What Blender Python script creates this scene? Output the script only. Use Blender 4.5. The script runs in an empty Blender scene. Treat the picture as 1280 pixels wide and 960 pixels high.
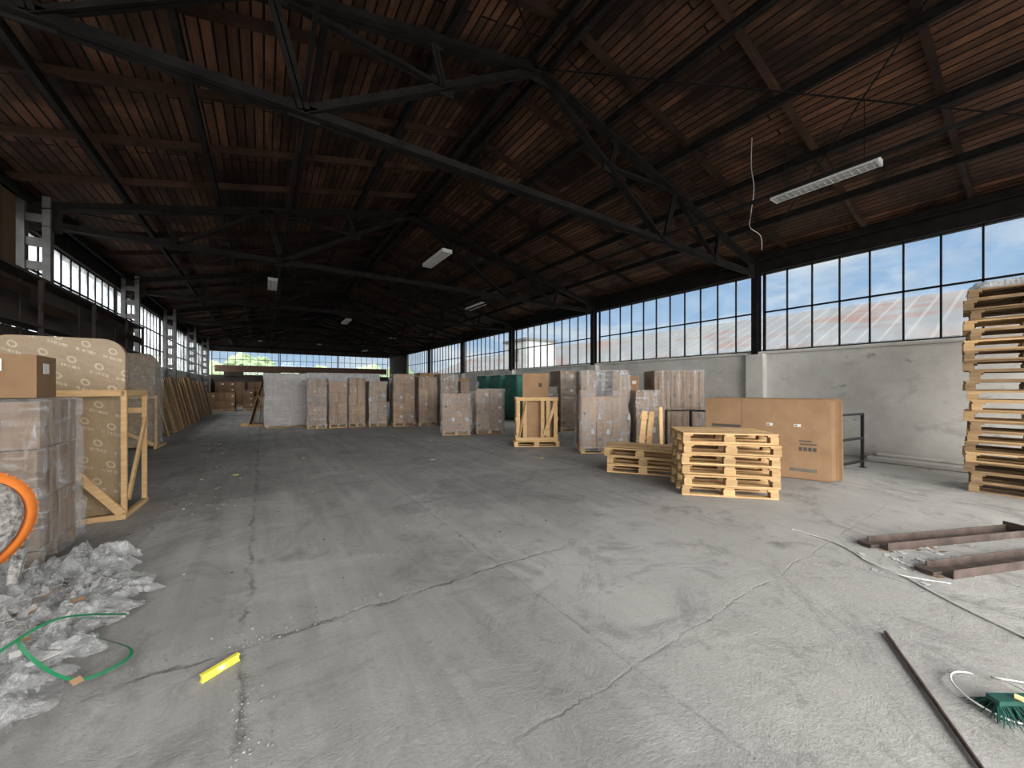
import bpy, math, random
from mathutils import Vector, Matrix, noise
random.seed(7)
S = bpy.context.scene
S.view_settings.view_transform = 'Standard'
S.view_settings.look = 'None'
S.view_settings.exposure = 0.0

# ------------------------------------------------------------------ materials
class NT:
    def __init__(s, name):
        s.mat = bpy.data.materials.new(name); s.mat.use_nodes = True
        s.t = s.mat.node_tree; s.t.nodes.clear()
        s.out = s.t.nodes.new('ShaderNodeOutputMaterial')
    def n(s, typ, props=None, **inp):
        nd = s.t.nodes.new(typ)
        for k, v in (props or {}).items(): setattr(nd, k, v)
        for k, v in inp.items():
            k2 = k.replace('_', ' ')
            s.set(nd.inputs[int(k[1:])] if (k[0] == 'i' and k[1:].isdigit()) else nd.inputs[k2], v)
        return nd
    def set(s, sock, v):
        if isinstance(v, bpy.types.NodeSocket): s.t.links.new(v, sock)
        else: sock.default_value = v
    def m(s, op, a, b=0.0, c=0.0, clamp=False):
        nd = s.t.nodes.new('ShaderNodeMath'); nd.operation = op; nd.use_clamp = clamp
        s.set(nd.inputs[0], a); s.set(nd.inputs[1], b); s.set(nd.inputs[2], c)
        return nd.outputs[0]
    def mix(s, f, a, b, mode='MIX'):
        nd = s.t.nodes.new('ShaderNodeMix'); nd.data_type = 'RGBA'; nd.blend_type = mode
        s.set(nd.inputs[0], f)
        for sk, v in ((nd.inputs[6], a), (nd.inputs[7], b)):
            if isinstance(v, (tuple, list)) and len(v) == 3: v = (*v, 1)
            s.set(sk, v)
        return nd.outputs[2]
    def obj(s): return s.n('ShaderNodeTexCoord').outputs['Object']
    def noise(s, vec, scale, detail=4, rough=.55, dist=0.0):
        return s.n('ShaderNodeTexNoise', Vector=vec, Scale=scale, Detail=detail, Roughness=rough, Distortion=dist).outputs[0]
    def ramp(s, f, a, b):
        nd = s.n('ShaderNodeMapRange', Value=f, i1=a, i2=b); nd.clamp = True
        return nd.outputs[0]
    def sc(s, vec, sx, sy, sz, rot=(0, 0, 0)):
        return s.n('ShaderNodeMapping', i2=rot, i3=(sx, sy, sz), Vector=vec).outputs[0]
    def tone(s):
        return s.n('ShaderNodeAttribute', {'attribute_name': 'tone'}).outputs['Fac']
    def bump(s, h, st=.3, dist=.02):
        return s.n('ShaderNodeBump', Strength=st, Distance=dist, Height=h).outputs[0]
    def pbr(s, col, rough=.8, metal=0.0, normal=None, **kw):
        b = s.n('ShaderNodeBsdfPrincipled')
        if isinstance(col, tuple) and len(col) == 3: col = (*col, 1)
        s.set(b.inputs['Base Color'], col); s.set(b.inputs['Roughness'], rough); s.set(b.inputs['Metallic'], metal)
        if normal is not None: s.set(b.inputs['Normal'], normal)
        for k, v in kw.items(): s.set(b.inputs[k.replace('_', ' ')], v)
        return b.outputs[0]
    def fin(s, sh):
        s.t.links.new(sh, s.out.inputs[0]); return s.mat

def simple(name, c1, c2, scale=6, rough=.8, metal=0.0, bump=.2, tone=True, stretch=(1, 1, 1), spec=.5):
    a = NT(name); v = a.sc(a.obj(), *stretch)
    f = a.ramp(a.noise(v, scale, 6), .3, .7)
    c = a.mix(f, c1, c2)
    if tone: 
        t = a.tone(); c = a.mix(1.0, c, a.n('ShaderNodeCombineColor', i0=t, i1=t, i2=t).outputs[0], 'MULTIPLY')
    return a.fin(a.pbr(c, rough, metal, a.bump(a.noise(v, scale*4, 4), bump, .01), Specular_IOR_Level=spec))

M_card = simple('cardboard', (.31, .185, .10), (.40, .25, .14), 3, .85, bump=.1, spec=.2)
M_tape = simple('packing_tape', (.28, .17, .09), (.34, .21, .115), 3, .35)
M_label = simple('paper_label', (.6, .6, .58), (.7, .7, .68), 9, .7)
M_dkprint = simple('printed_ink', (.05, .045, .04), (.08, .07, .06), 9, .7)
M_wood = simple('pallet_pine', (.54, .34, .16), (.68, .46, .235), 5, .8, stretch=(1, 1, 6), spec=.2)
M_wood_old = simple('weathered_pallet_wood', (.22, .14, .075), (.40, .27, .15), 5, .85, stretch=(1, 1, 6), spec=.2)
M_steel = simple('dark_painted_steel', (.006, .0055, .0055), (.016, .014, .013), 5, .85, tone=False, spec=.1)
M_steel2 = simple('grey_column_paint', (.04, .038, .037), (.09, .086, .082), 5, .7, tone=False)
M_rust = simple('rusty_steel', (.045, .032, .026), (.12, .085, .07), 7, .7, .3)
M_joist = simple('sooty_timber', (.014, .008, .006), (.05, .026, .017), 2, .85, spec=.15)
M_white = simple('white_enamel', (.58, .58, .56), (.7, .7, .68), 4, .5)
M_tube = simple('fluorescent_tube_glass', (.8, .8, .8), (.85, .85, .85), 4, .2)
M_green = simple('green_plastic_strap', (.01, .12, .05), (.02, .19, .08), 5, .4)
M_dkgreen = simple('dark_green_paint', (.01, .06, .045), (.015, .09, .07), 5, .5)
M_yellow = simple('yellow_plastic', (.72, .66, .06), (.80, .74, .10), 8, .5)
M_orange = simple('orange_painted_iron', (.78, .22, .03), (.60, .15, .03), 6, .6)
M_crust = simple('dried_concrete_crust', (.08, .075, .07), (.60, .58, .55), 30, .95, bump=1.0)
M_cable = simple('white_cable', (.70, .68, .64), (.78, .77, .73), 9, .5)
M_black = simple('black_rubber', (.012, .012, .012), (.02, .02, .02), 9, .5)
M_board = simple('dark_plywood', (.012, .009, .008), (.04, .028, .021), 2, .8)
M_foliage = simple('leaves', (.09, .12, .06), (.18, .24, .13), 2, .8)
M_bark = simple('bark', (.05, .035, .02), (.09, .06, .04), 5, .9)
M_stone = simple('concrete_rubble', (.20, .19, .18), (.33, .32, .30), 12, .95)
M_ext = simple('exterior_render', (.20, .20, .20), (.28, .28, .27), 1.5, .9)
M_beam = simple('brown_beam', (.09, .05, .03), (.14, .08, .05), 4, .8)

# shrink film: mostly clear, wrinkle-driven opacity, glossy
def film(name, lo, hi, col=(.74, .76, .77), iso=False, gls=.11):
    a = NT(name); o = a.obj()
    if iso:
        v1 = a.sc(o, 5, 5, 5); v2 = a.sc(o, 11, 11, 11)
    else:
        v1 = a.sc(o, 2.6, 2.6, 13, (.45, .35, 0)); v2 = a.sc(o, 10, 10, 1.5, (-.25, .2, 0))
    n1 = a.noise(v1, 1.0, 6, .66, .8); n2 = a.noise(v2, 1.3, 6, .66, 1.0)
    w = a.m('ADD', a.m('MULTIPLY', a.ramp(n1, .50, .70), .7), a.m('MULTIPLY', a.ramp(n2, .52, .70), .7), clamp=True)
    haze = a.ramp(a.noise(o, 1.8, 3), .35, .65)
    w = a.m('MULTIPLY', a.m('ADD', w, a.m('MULTIPLY', haze, .2)), .9, clamp=True)
    f = a.m('ADD', lo, a.m('MULTIPLY', w, hi-lo), clamp=True)
    bp = a.bump(a.m('ADD', n1, n2), 1.0, .06)
    p = a.pbr(col, .12, 0, bp)
    gl = a.n('ShaderNodeBsdfGlossy', Roughness=.09, Normal=bp).outputs[0]
    tr = a.n('ShaderNodeBsdfTransparent').outputs[0]
    m1 = a.n('ShaderNodeMixShader', i0=f, i1=tr, i2=p).outputs[0]
    return a.fin(a.n('ShaderNodeMixShader', i0=gls, i1=m1, i2=gl).outputs[0])
M_film = film('shrink_film', .0, .42)
M_film_thick = film('layered_shrink_film', .10, .66)
M_film_block = film('opaque_shrink_film', .5, .9)
M_film_loose = film('crumpled_film', .22, .85, iso=True, col=(.74, .75, .74), gls=.16)

# kraft wrap with printed rings
a = NT('printed_kraft_wrap'); o = a.obj()
sx = a.n('ShaderNodeSeparateXYZ', Vector=o)
zx = a.m('MULTIPLY', sx.outputs[0], 4.6); zz = a.m('MULTIPLY', a.m('ADD', sx.outputs[2], a.m('MULTIPLY', sx.outputs[0], .35)), 4.6)
row = a.m('FLOOR', zz)
zx2 = a.m('ADD', zx, a.m('MULTIPLY', row, .5))
fx = a.m('SUBTRACT', a.m('FRACT', zx2), .5); fz = a.m('SUBTRACT', a.m('FRACT', zz), .5)
r = a.m('SQRT', a.m('ADD', a.m('MULTIPLY', fx, fx), a.m('MULTIPLY', fz, fz)))
ring = a.m('LESS_THAN', a.m('ABSOLUTE', a.m('SUBTRACT', r, .14)), .035)
bar = a.m('MULTIPLY', a.m('LESS_THAN', a.m('ABSOLUTE', a.m('ADD', fz, .36)), .07), a.m('LESS_THAN', a.m('ABSOLUTE', fx), .36))
pr = a.m('MAXIMUM', ring, a.m('MULTIPLY', bar, a.m('GREATER_THAN', a.noise(a.sc(o, 40, 40, 3), 3), .5)))
base = a.mix(a.noise(o, 3, 5), (.20, .14, .078), (.29, .21, .125))
M_kraft = a.fin(a.pbr(a.mix(a.m('MULTIPLY', pr, .4), base, (.60, .52, .38)), .35, 0, a.bump(a.noise(o, 8, 4), .4, .03)))

# floor concrete
a = NT('worn_concrete_floor'); o = a.obj()
sx = a.n('ShaderNodeSeparateXYZ', Vector=o); X, Y = sx.outputs[0], sx.outputs[1]
big = a.ramp(a.noise(o, .35, 5, .6, .4), .32, .68)
mid = a.ramp(a.noise(o, 2.2, 8, .7, .5), .3, .7)
fine = a.noise(o, 60, 4, .7)
speck = a.noise(o, 230, 2, .6)
streak = a.ramp(a.noise(a.sc(o, 3.0, .18, 1), 1.5, 6, .65, .3), .38, .68)
c = a.mix(big, (.245, .24, .228), (.345, .337, .32))
c = a.mix(a.m('MULTIPLY', mid, .5), c, (.42, .41, .385))
c = a.mix(a.m('MULTIPLY', streak, .45), c, (.15, .146, .138))
w1 = a.m('MULTIPLY', a.m('SUBTRACT', a.noise(o, 1.3, 5), .5), .35)
sl = a.m('MULTIPLY', a.ramp(a.m('ADD', X, w1), 1.45, 1.85), a.ramp(a.m('ADD', Y, w1), 3.6, 2.4))
c = a.mix(a.m('MULTIPLY', sl, .45), c, (.53, .515, .48))
dust = a.ramp(a.noise(o, .8, 7, .7, .6), .5, .66)
c = a.mix(a.m('MULTIPLY', dust, .42), c, (.50, .49, .465))
grime = a.ramp(a.noise(o, 1.1, 8, .78, 1.2), .51, .64)
c = a.mix(a.m('MULTIPLY', grime, .5), c, (.13, .127, .12))
blot = a.ramp(a.noise(o, 4.0, 7, .75, .8), .56, .66)
c = a.mix(a.m('MULTIPLY', blot, .28), c, (.12, .117, .11))
val = a.m('ADD', .58, a.m('MULTIPLY', a.m('ADD', fine, speck), .40))
c = a.mix(1.0, c, a.n('ShaderNodeCombineColor', i0=val, i1=val, i2=val).outputs[0], 'MULTIPLY')
wob = a.m('MULTIPLY', a.m('SUBTRACT', a.noise(o, 2.5, 8, .75), .5), .28)
wob2 = a.m('MULTIPLY', a.m('SUBTRACT', a.noise(a.sc(o, 1, 1, 1), 1.7, 8, .75), .5), .4)
def line(axis, pos, w, wo):
    dd = a.m('ABSOLUTE', a.m('ADD', a.m('SUBTRACT', axis, pos), wo))
    return a.m('SUBTRACT', 1.0, a.m('DIVIDE', dd, w), clamp=True)
cr = a.m('MULTIPLY', line(X, -.1, .024, wob), .9)
cr = a.m('MAXIMUM', cr, a.m('MULTIPLY', line(X, -1.0, .02, wob2), .5))
cr = a.m('MAXIMUM', cr, a.m('MULTIPLY', line(Y, 2.65, .022, wob), a.ramp(X, 2.6, 1.6)))
cr = a.m('MAXIMUM', cr, a.m('MULTIPLY', line(Y, 4.7, .02, wob2), .6))
cr = a.m('MAXIMUM', cr, a.m('MULTIPLY', line(Y, 9.4, .05, wob), .4))
cr = a.m('MAXIMUM', cr, a.m('MULTIPLY', line(X, 1.65, .018, a.m('MULTIPLY', wob, .2)), .45))
cr = a.m('MAXIMUM', cr, a.m('MULTIPLY', line(X, 4.1, .02, a.m('MULTIPLY', wob, .4)), .35))
cr = a.m('MAXIMUM', cr, a.m('MULTIPLY', line(Y, 1.3, .012, a.m('MULTIPLY', wob, .5)), .25))
brk = a.ramp(a.noise(o, 3.1, 5, .7), .38, .58)
cr = a.m('MULTIPLY', cr, brk)
c = a.mix(a.m('MULTIPLY', cr, .75), c, (.07, .066, .06))
st = a.ramp(a.noise(o, 5.5, 3, .5), .68, .74)
c = a.mix(a.m('MULTIPLY', st, .3), c, (.15, .145, .135))
hgt = a.m('SUBTRACT', a.m('ADD', a.m('MULTIPLY', fine, .6), mid), a.m('MULTIPLY', cr, 2.0))
M_floor = a.fin(a.pbr(c, a.m('ADD', .68, a.m('MULTIPLY', mid, .2)), 0, a.bump(hgt, .5, .012), Specular_IOR_Level=.3))

# plaster wall
a = NT('stained_white_plaster'); o = a.obj()
sx = a.n('ShaderNodeSeparateXYZ', Vector=o)
c = a.mix(a.ramp(a.noise(o, 1.1, 6, .65), .35, .65), (.52, .505, .47), (.68, .665, .625))
stn = a.ramp(a.noise(a.sc(o, 1, 1.3, 1.7), 1.1, 8, .72, .3), .55, .66)
c = a.mix(a.m('MULTIPLY', stn, .45), c, (.32, .31, .295))
chip = a.ramp(a.noise(a.sc(o, 1, .8, 1.6), 2.3, 6, .7, .4), .64, .67)
c = a.mix(a.m('MULTIPLY', chip, .55), c, (.18, .17, .16))
low = a.m('MULTIPLY', a.ramp(a.m('ADD', sx.outputs[2], a.m('MULTIPLY', a.noise(o, 3, 5), .5)), .75, .25), .4)
c = a.mix(low, c, (.24, .235, .22))
M_plaster = a.fin(a.pbr(c, .9, 0, a.bump(a.noise(o, 14, 6), .4, .015)))

# planks
a = NT('sooty_roof_boards'); o = a.obj()
sx = a.n('ShaderNodeSeparateXYZ', Vector=o)
vec = a.n('ShaderNodeCombineXYZ', X=sx.outputs[1], Y=sx.outputs[0]).outputs[0]
bk = a.n('ShaderNodeTexBrick', {'offset': .37, 'offset_frequency': 3}, Vector=vec, Color1=(.185, .090, .050, 1), Color2=(.05, .026, .017, 1), Mortar=(.0015, .0015, .0015, 1),
         Scale=1.0, Mortar_Size=.014, Mortar_Smooth=.3, Bias=0.0, Brick_Width=4.3, Row_Height=.125).outputs[0]
grain = a.ramp(a.noise(a.sc(o, 12, .8, 1), 2, 6, .7), .35, .72)
c = a.mix(a.m('MULTIPLY', grain, .6), bk, (.016, .009, .007))
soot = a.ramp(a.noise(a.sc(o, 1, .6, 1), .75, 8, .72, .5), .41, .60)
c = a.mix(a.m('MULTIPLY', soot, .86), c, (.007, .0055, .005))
c = a.mix(a.m('MULTIPLY', a.ramp(sx.outputs[1], 3, 16), .45), c, (.006, .005, .005))  # board colour also darkens steadily along the hall
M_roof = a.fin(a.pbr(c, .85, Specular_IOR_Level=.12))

# sheet roof outside
a = NT('weathered_sheet_roof'); o = a.obj()
sx = a.n('ShaderNodeSeparateXYZ', Vector=o)
f = a.ramp(a.noise(a.sc(o, .5, .25, 1), 1.2, 4), .50, .64)
c = a.mix(f, (.070, .073, .077), (.078, .050, .044))
rib = a.m('GREATER_THAN', a.m('FRACT', a.m('MULTIPLY', sx.outputs[1], 1.6)), .84)
c = a.mix(a.m('MULTIPLY', rib, .5), c, (.12, .118, .116))
M_sheet = a.fin(a.pbr(c, .8, Specular_IOR_Level=.1))

# glass
a = NT('window_glass'); o = a.obj()
g = a.n('ShaderNodeBsdfGlossy', Roughness=.05).outputs[0]; t = a.n('ShaderNodeBsdfTransparent', Color=(.95, .97, .97, 1)).outputs[0]
d = a.n('ShaderNodeBsdfTranslucent', Color=(.8, .85, .85, 1)).outputs[0]
x1 = a.n('ShaderNodeMixShader', i0=.03, i1=t, i2=g).outputs[0]
M_glass = a.fin(a.n('ShaderNodeMixShader', i0=a.m('MULTIPLY', a.ramp(a.noise(o, 2, 5), .45, .8), .05), i1=x1, i2=d).outputs[0])
a = NT('frosted_glass'); o = a.obj()
t = a.n('ShaderNodeBsdfTransparent').outputs[0]; d = a.n('ShaderNodeBsdfTranslucent', Color=(.85, .9, .93, 1)).outputs[0]
M_frost = a.fin(a.n('ShaderNodeMixShader', i0=a.n('ShaderNodeMapRange', Value=a.noise(o, 1.5, 4), i1=.35, i2=.65, i3=.10, i4=.4).outputs[0], i1=t, i2=d).outputs[0])
M_ground = simple('yard_ground', (.30, .29, .275), (.40, .39, .365), .5, .95, tone=False)

# ------------------------------------------------------------------ mesh builder
class MB:
    def __init__(s): s.v = []; s.f = []; s.mi = []; s.t = []; s.sm = []; s.mats = []
    def mid(s, m):
        if m not in s.mats: s.mats.append(m)
        return s.mats.index(m)
    def add(s, vs, fs, m, tone=1.0, M=None, smooth=False):
        b = len(s.v); k = s.mid(m)
        for p in vs:
            p = Vector(p)
            if M is not None: p = M @ p
            s.v.append(p); s.t.append(tone)
        for q in fs: s.f.append([i+b for i in q]); s.mi.append(k); s.sm.append(smooth)
    def box(s, size, c, m, M=None, tone=1.0, rz=0.0):
        x, y, z = size[0]/2, size[1]/2, size[2]/2
        L = Matrix.Translation(c) @ Matrix.Rotation(rz, 4, 'Z')
        if M is not None: L = M @ L
        vs = [(-x, -y, -z), (x, -y, -z), (x, y, -z), (-x, y, -z), (-x, -y, z), (x, -y, z), (x, y, z), (-x, y, z)]
        s.add(vs, [(0, 3, 2, 1), (4, 5, 6, 7), (0, 1, 5, 4), (1, 2, 6, 5), (2, 3, 7, 6), (3, 0, 4, 7)], m, tone, L)
    def beam(s, p, q, w, h, m, tone=1.0):
        p, q = Vector(p), Vector(q); d = q-p; L = d.length; d.normalize()
        up = Vector((0, 0, 1)) if abs(d.z) < .95 else Vector((0, 1, 0))
        sd = d.cross(up).normalized(); u = sd.cross(d)
        R = Matrix((( d.x, sd.x, u.x, (p.x+q.x)/2), (d.y, sd.y, u.y, (p.y+q.y)/2), (d.z, sd.z, u.z, (p.z+q.z)/2), (0, 0, 0, 1)))
        s.box((L, w, h), (0, 0, 0), m, R, tone)
    def dbl(s, p, q, w, h, m):
        p, q = Vector(p), Vector(q); g = w*.5; d = (q-p).normalized()
        up = Vector((0, 0, 1)) if abs(d.z) < .95 else Vector((0, 1, 0))
        sd = d.cross(up).normalized(); u = sd.cross(d)
        for sg in (-1, 1):
            s.beam(p+sd*sg*.012, q+sd*sg*.012, .010, h, m)
            s.beam(p+sd*sg*(.012+g/2)-u*h*.45, q+sd*sg*(.012+g/2)-u*h*.45, g, .010, m)
    def tube(s, pts, r, m, seg=8, tone=1.0):
        pts = [Vector(p) for p in pts]; vs = []; fs = []
        for i, p in enumerate(pts):
            d = (pts[min(i+1, len(pts)-1)]-pts[max(i-1, 0)]).normalized()
            up = Vector((0, 0, 1)) if abs(d.z) < .95 else Vector((1, 0, 0))
            a_ = d.cross(up).normalized(); b_ = a_.cross(d)
            for k in range(seg):
                t = 2*math.pi*k/seg; vs.append(p+a_*r*math.cos(t)+b_*r*math.sin(t))
        for i in range(len(pts)-1):
            for k in range(seg):
                fs.append((i*seg+k, i*seg+(k+1) % seg, (i+1)*seg+(k+1) % seg, (i+1)*seg+k))
        fs.append(list(range(seg))); fs.append([(len(pts)-1)*seg+k for k in range(seg)])
        s.add(vs, fs, m, tone, None, True)
    def lathe(s, prof, M, m, seg=40, tone=1.0):
        vs = []; fs = []
        for r, h in prof:
            for k in range(seg):
                t = 2*math.pi*k/seg; vs.append((r*math.cos(t), r*math.sin(t), h))
        for i in range(len(prof)-1):
            for k in range(seg):
                fs.append((i*seg+k, i*seg+(k+1) % seg, (i+1)*seg+(k+1) % seg, (i+1)*seg+k))
        s.add(vs, fs, m, tone, M, True)
    def prism(s, pts, t, M, m, tone=1.0):
        n = len(pts); vs = [(x, -t/2, z) for x, z in pts]+[(x, t/2, z) for x, z in pts]
        fs = [list(range(n)), list(range(2*n-1, n-1, -1))]+[(i, i+n, (i+1) % n+n, (i+1) % n) for i in range(n)]
        s.add(vs, fs, m, tone, M)
    def done(s, name, bevel=0.0, loc=None):
        loc = Vector(loc or (0, 0, 0))
        me = bpy.data.meshes.new(name); me.from_pydata([tuple(p-loc) for p in s.v], [], s.f)
        for m in s.mats: me.materials.append(m)
        me.polygons.foreach_set('material_index', s.mi); me.polygons.foreach_set('use_smooth', s.sm)
        at = me.attributes.new('tone', 'FLOAT', 'POINT'); at.data.foreach_set('value', s.t)
        me.update(); o = bpy.data.objects.new(name, me); o.location = loc; S.collection.objects.link(o)
        if bevel:
            b = o.modifiers.new('bevel', 'BEVEL'); b.width = bevel; b.segments = 1; b.limit_method = 'ANGLE'; b.angle_limit = 1.0
        return o

def TR(x, y, z=0, rz=0.0): return Matrix.Translation((x, y, z)) @ Matrix.Rotation(rz, 4, 'Z')
def U(a_, b_): return random.uniform(a_, b_)

# ------------------------------------------------------------------ shell
XL, XR, RX = -3.6, 10.7, 3.5
SL = .236; ZR = 6.65
Y0, Y1 = -6.5, 38.95
COLS = [-1.25, 4.5, 10.2, 15.9, 21.65, 27.4, 33.15, 38.9]
def roofz(x): return ZR-SL*abs(x-RX)

b = MB(); b.box((XR-XL+.6, Y1-Y0+.3, .12), ((XL+XR)/2, (Y0+Y1)/2, -.06), M_floor); b.done('floor')
b = MB(); b.box((220, 220, .1), (10, 30, -.2), M_ground); b.done('ground')
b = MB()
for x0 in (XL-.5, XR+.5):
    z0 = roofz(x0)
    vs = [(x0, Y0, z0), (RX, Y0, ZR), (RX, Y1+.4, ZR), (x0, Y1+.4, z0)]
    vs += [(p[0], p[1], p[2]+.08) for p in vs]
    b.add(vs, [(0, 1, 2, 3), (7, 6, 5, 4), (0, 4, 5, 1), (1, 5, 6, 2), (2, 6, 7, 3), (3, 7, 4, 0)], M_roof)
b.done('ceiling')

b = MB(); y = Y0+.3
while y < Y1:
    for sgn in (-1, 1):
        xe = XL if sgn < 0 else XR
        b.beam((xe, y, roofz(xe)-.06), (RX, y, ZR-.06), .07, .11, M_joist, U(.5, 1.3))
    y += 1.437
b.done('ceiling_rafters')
b = MB()
PX = [XL+.15, -2.2, -.8, .6, 2.0, 3.35, 3.65, 5.0, 6.4, 7.8, 9.2, XR-.15]
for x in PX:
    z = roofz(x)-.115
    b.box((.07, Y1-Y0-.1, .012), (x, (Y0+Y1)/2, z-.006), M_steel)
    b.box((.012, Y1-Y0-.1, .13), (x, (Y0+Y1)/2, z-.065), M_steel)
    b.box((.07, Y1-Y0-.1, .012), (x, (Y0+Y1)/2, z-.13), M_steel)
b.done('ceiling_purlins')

def truss(y):
    b = MB(); off = .31
    zt = lambda x: roofz(x)-off
    zb = 4.42; e0, e1 = XL+.2, XR-.2
    top = Vector((RX, y, zt(RX)))
    for e, nx in ((e0, RX-3.15), (e1, RX+3.15)):
        E = Vector((e, y, zt(e))); N = Vector((nx, y, zb)); F = Vector((e, y, zb))
        pt = lambda t: E.lerp(top, t)
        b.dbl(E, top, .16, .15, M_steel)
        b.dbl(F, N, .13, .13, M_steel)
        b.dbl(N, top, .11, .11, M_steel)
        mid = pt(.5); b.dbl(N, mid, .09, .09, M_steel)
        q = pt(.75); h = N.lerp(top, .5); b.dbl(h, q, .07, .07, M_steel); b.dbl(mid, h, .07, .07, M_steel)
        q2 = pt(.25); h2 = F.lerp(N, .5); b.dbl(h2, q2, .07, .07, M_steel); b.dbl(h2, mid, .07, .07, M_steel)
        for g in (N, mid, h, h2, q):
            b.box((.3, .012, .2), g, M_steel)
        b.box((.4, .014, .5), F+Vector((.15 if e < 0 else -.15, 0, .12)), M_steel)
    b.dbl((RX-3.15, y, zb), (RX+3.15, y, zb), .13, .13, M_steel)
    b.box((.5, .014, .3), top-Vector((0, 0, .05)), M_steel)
    b.done('roof_truss')
for y in COLS[:-1]: truss(y)
b = MB()
for x in (RX-3.15, RX+3.15):
    b.beam((x, Y0+1, 4.52), (x, Y1-.2, 4.52), .04, .05, M_steel)
for i in range(len(COLS)-1):
    ya, yb = COLS[i], COLS[i+1]
    for s0, s1 in ((XL+.2, RX), (XR-.2, RX)):
        if i % 2 == 0:
            b.tube([(s0, ya, roofz(s0)-.28), (s1, yb, roofz(s1)-.28)], .012, M_steel, 6)
            b.tube([(s1, ya, roofz(s1)-.28), (s0, yb, roofz(s0)-.28)], .012, M_steel, 6)
b.done('roof_bracing')

SILL, HEAD = 2.34, 4.5
b = MB()
b.box((.3, Y1-Y0, SILL), (XR+.15, (Y0+Y1)/2, SILL/2), M_plaster)
b.done('wall_right', .01)
b = MB(); b.box((.40, Y1-Y0, .07), (XR+.13, (Y0+Y1)/2, SILL+.035), M_plaster); b.done('trim_1', .01)
b = MB(); b.box((.3, Y1-Y0, .62), (XR+.15, (Y0+Y1)/2, HEAD+.26), M_steel); b.done('trim_2')
b = MB(); b.box((.3, Y1-Y0, SILL), (XL-.15, (Y0+Y1)/2, SILL/2), M_plaster); b.done('wall_left')
b = MB(); b.box((.3, Y1-Y0, .62), (XL-.15, (Y0+Y1)/2, HEAD+.26), M_steel); b.done('trim_3')

for y in COLS[:-1]:
    b = MB()
    b.box((.22, .40, SILL), (XR-.11, y, SILL/2), M_plaster)
    z0, z1 = SILL, 4.9
    b.box((.012, .16, z1-z0), (XR-.20, y, (z0+z1)/2), M_steel); b.box((.012, .16, z1-z0), (XR-.02, y, (z0+z1)/2), M_steel)
    b.box((.18, .012, z1-z0), (XR-.11, y, (z0+z1)/2), M_steel)
    b.done('column')
    b = MB(); xa, xb = XL+.02, XL+.42
    mt = M_steel2
    for xx in (xa+.05, xb-.05):
        b.box((.10, .14, 4.9), (xx, y, 2.45), mt)
    z = .3
    while z < 4.8:
        b.box((.20, .10, .14), ((xa+xb)/2, y, z), mt); z += .42
    b.done('column')

wn = [0]
def window(axis, pos, a0, a1, z0, z1, nc, nr, glass, fr=M_steel):
    wn[0] += 1; b = MB()
    def bx(sa, sz, ca, cz, th=.05, m=fr):
        if axis == 'y': b.box((th, sa, sz), (pos, ca, cz), m)
        else: b.box((sa, th, sz), (ca, pos, cz), m)
    for i in range(nc+1):
        w = .06 if i in (0, nc) else .028
        bx(w, z1-z0, a0+(a1-a0)*i/nc, (z0+z1)/2)
    for j in range(nr+1):
        w = .06 if j in (0, nr) else .035
        bx(a1-a0, w, (a0+a1)/2, z0+(z1-z0)*j/nr)
    bx(a1-a0, z1-z0, (a0+a1)/2, (z0+z1)/2, .004, glass)
    b.done('window_%d' % wn[0])
seg = [(-6.4, -1.35)]+[(COLS[i]+.1, COLS[i+1]-.1) for i in range(6)]
for i, (a0, a1) in enumerate(seg):
    window('y', XR+.12, a0, a1, SILL+.08, HEAD-.04, 11, 2, M_glass)
for i, (a0, a1) in enumerate(seg+[(33.25, 38.8)]):
    window('y', XL-.12, a0, a1, SILL, HEAD-.04, 11, 3, M_frost)
b = MB(); b.box((.1, 5.6, 2.2), (XR+.1, 36.05, 3.4), M_board); b.done('trim_4')

b = MB(); b.box((XR-XL+.6, .3, 2.5), ((XL+XR)/2, Y1+.15, 1.25), M_board); b.done('wall_back')
b = MB()
vs = []
for yy in (Y1+.02, Y1+.25):
    vs += [(XL-.3, yy, 4.5), (XR+.3, yy, 4.5), (XR+.3, yy, roofz(XR+.3)), (RX, yy, ZR), (XL-.3, yy, roofz(XL-.3))]
b.add(vs, [(0, 1, 2, 3, 4), (9, 8, 7, 6, 5), (0, 5, 6, 1), (0, 4, 9, 5), (1, 6, 7, 2)], M_board); b.done('wall_back_gable')
for k in range(3):
    wa = XL+(XR-XL)*k/3
    window('x', Y1+.12, wa+.05, wa+(XR-XL)/3-.05, 2.5, 4.5, 9, 3, M_glass)
b = MB(); b.box((XR-XL-.5, .12, .55), ((XL+XR)/2, Y1-.1, 3.05), M_beam)
for k in range(5): b.box((1.3, .1, .35), (XL+1.5+2.7*k, Y1-.1, 2.6), M_board)
b.done('trim_5')

# ------------------------------------------------------------------ outside
b = MB()
b.box((12, 52, 3.1), (24.2, 20, 1.4), M_ext)
for x0, x1, z0, z1 in ((17.8, 24.2, 3.0, 5.45), (30.6, 24.2, 3.0, 5.45)):
    vs = [(x0, -6.5, z0), (x1, -6.5, z1), (x1, 46.5, z1), (x0, 46.5, z0)]; vs += [(p[0], p[1], p[2]+.1) for p in vs]
    b.add(vs, [(0, 1, 2, 3), (7, 6, 5, 4), (0, 4, 5, 1), (1, 5, 6, 2), (2, 6, 7, 3), (3, 7, 4, 0)], M_sheet)
for y in range(-4, 46, 5):
    b.box((.05, 2.6, .9), (18.15, y, 1.9), M_dkprint)
b.done('neighbouring_warehouse')
b = MB(); b.box((2.4, 2.6, 4.7), (15.2, 20.6, 2.2), M_ext); b.box((2.6, 2.8, .15), (15.2, 20.6, 4.6), M_steel2); b.box((.06, .8, .8), (13.98, 20.6, 3.6), M_dkprint); b.done('yard_outbuilding')
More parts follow.
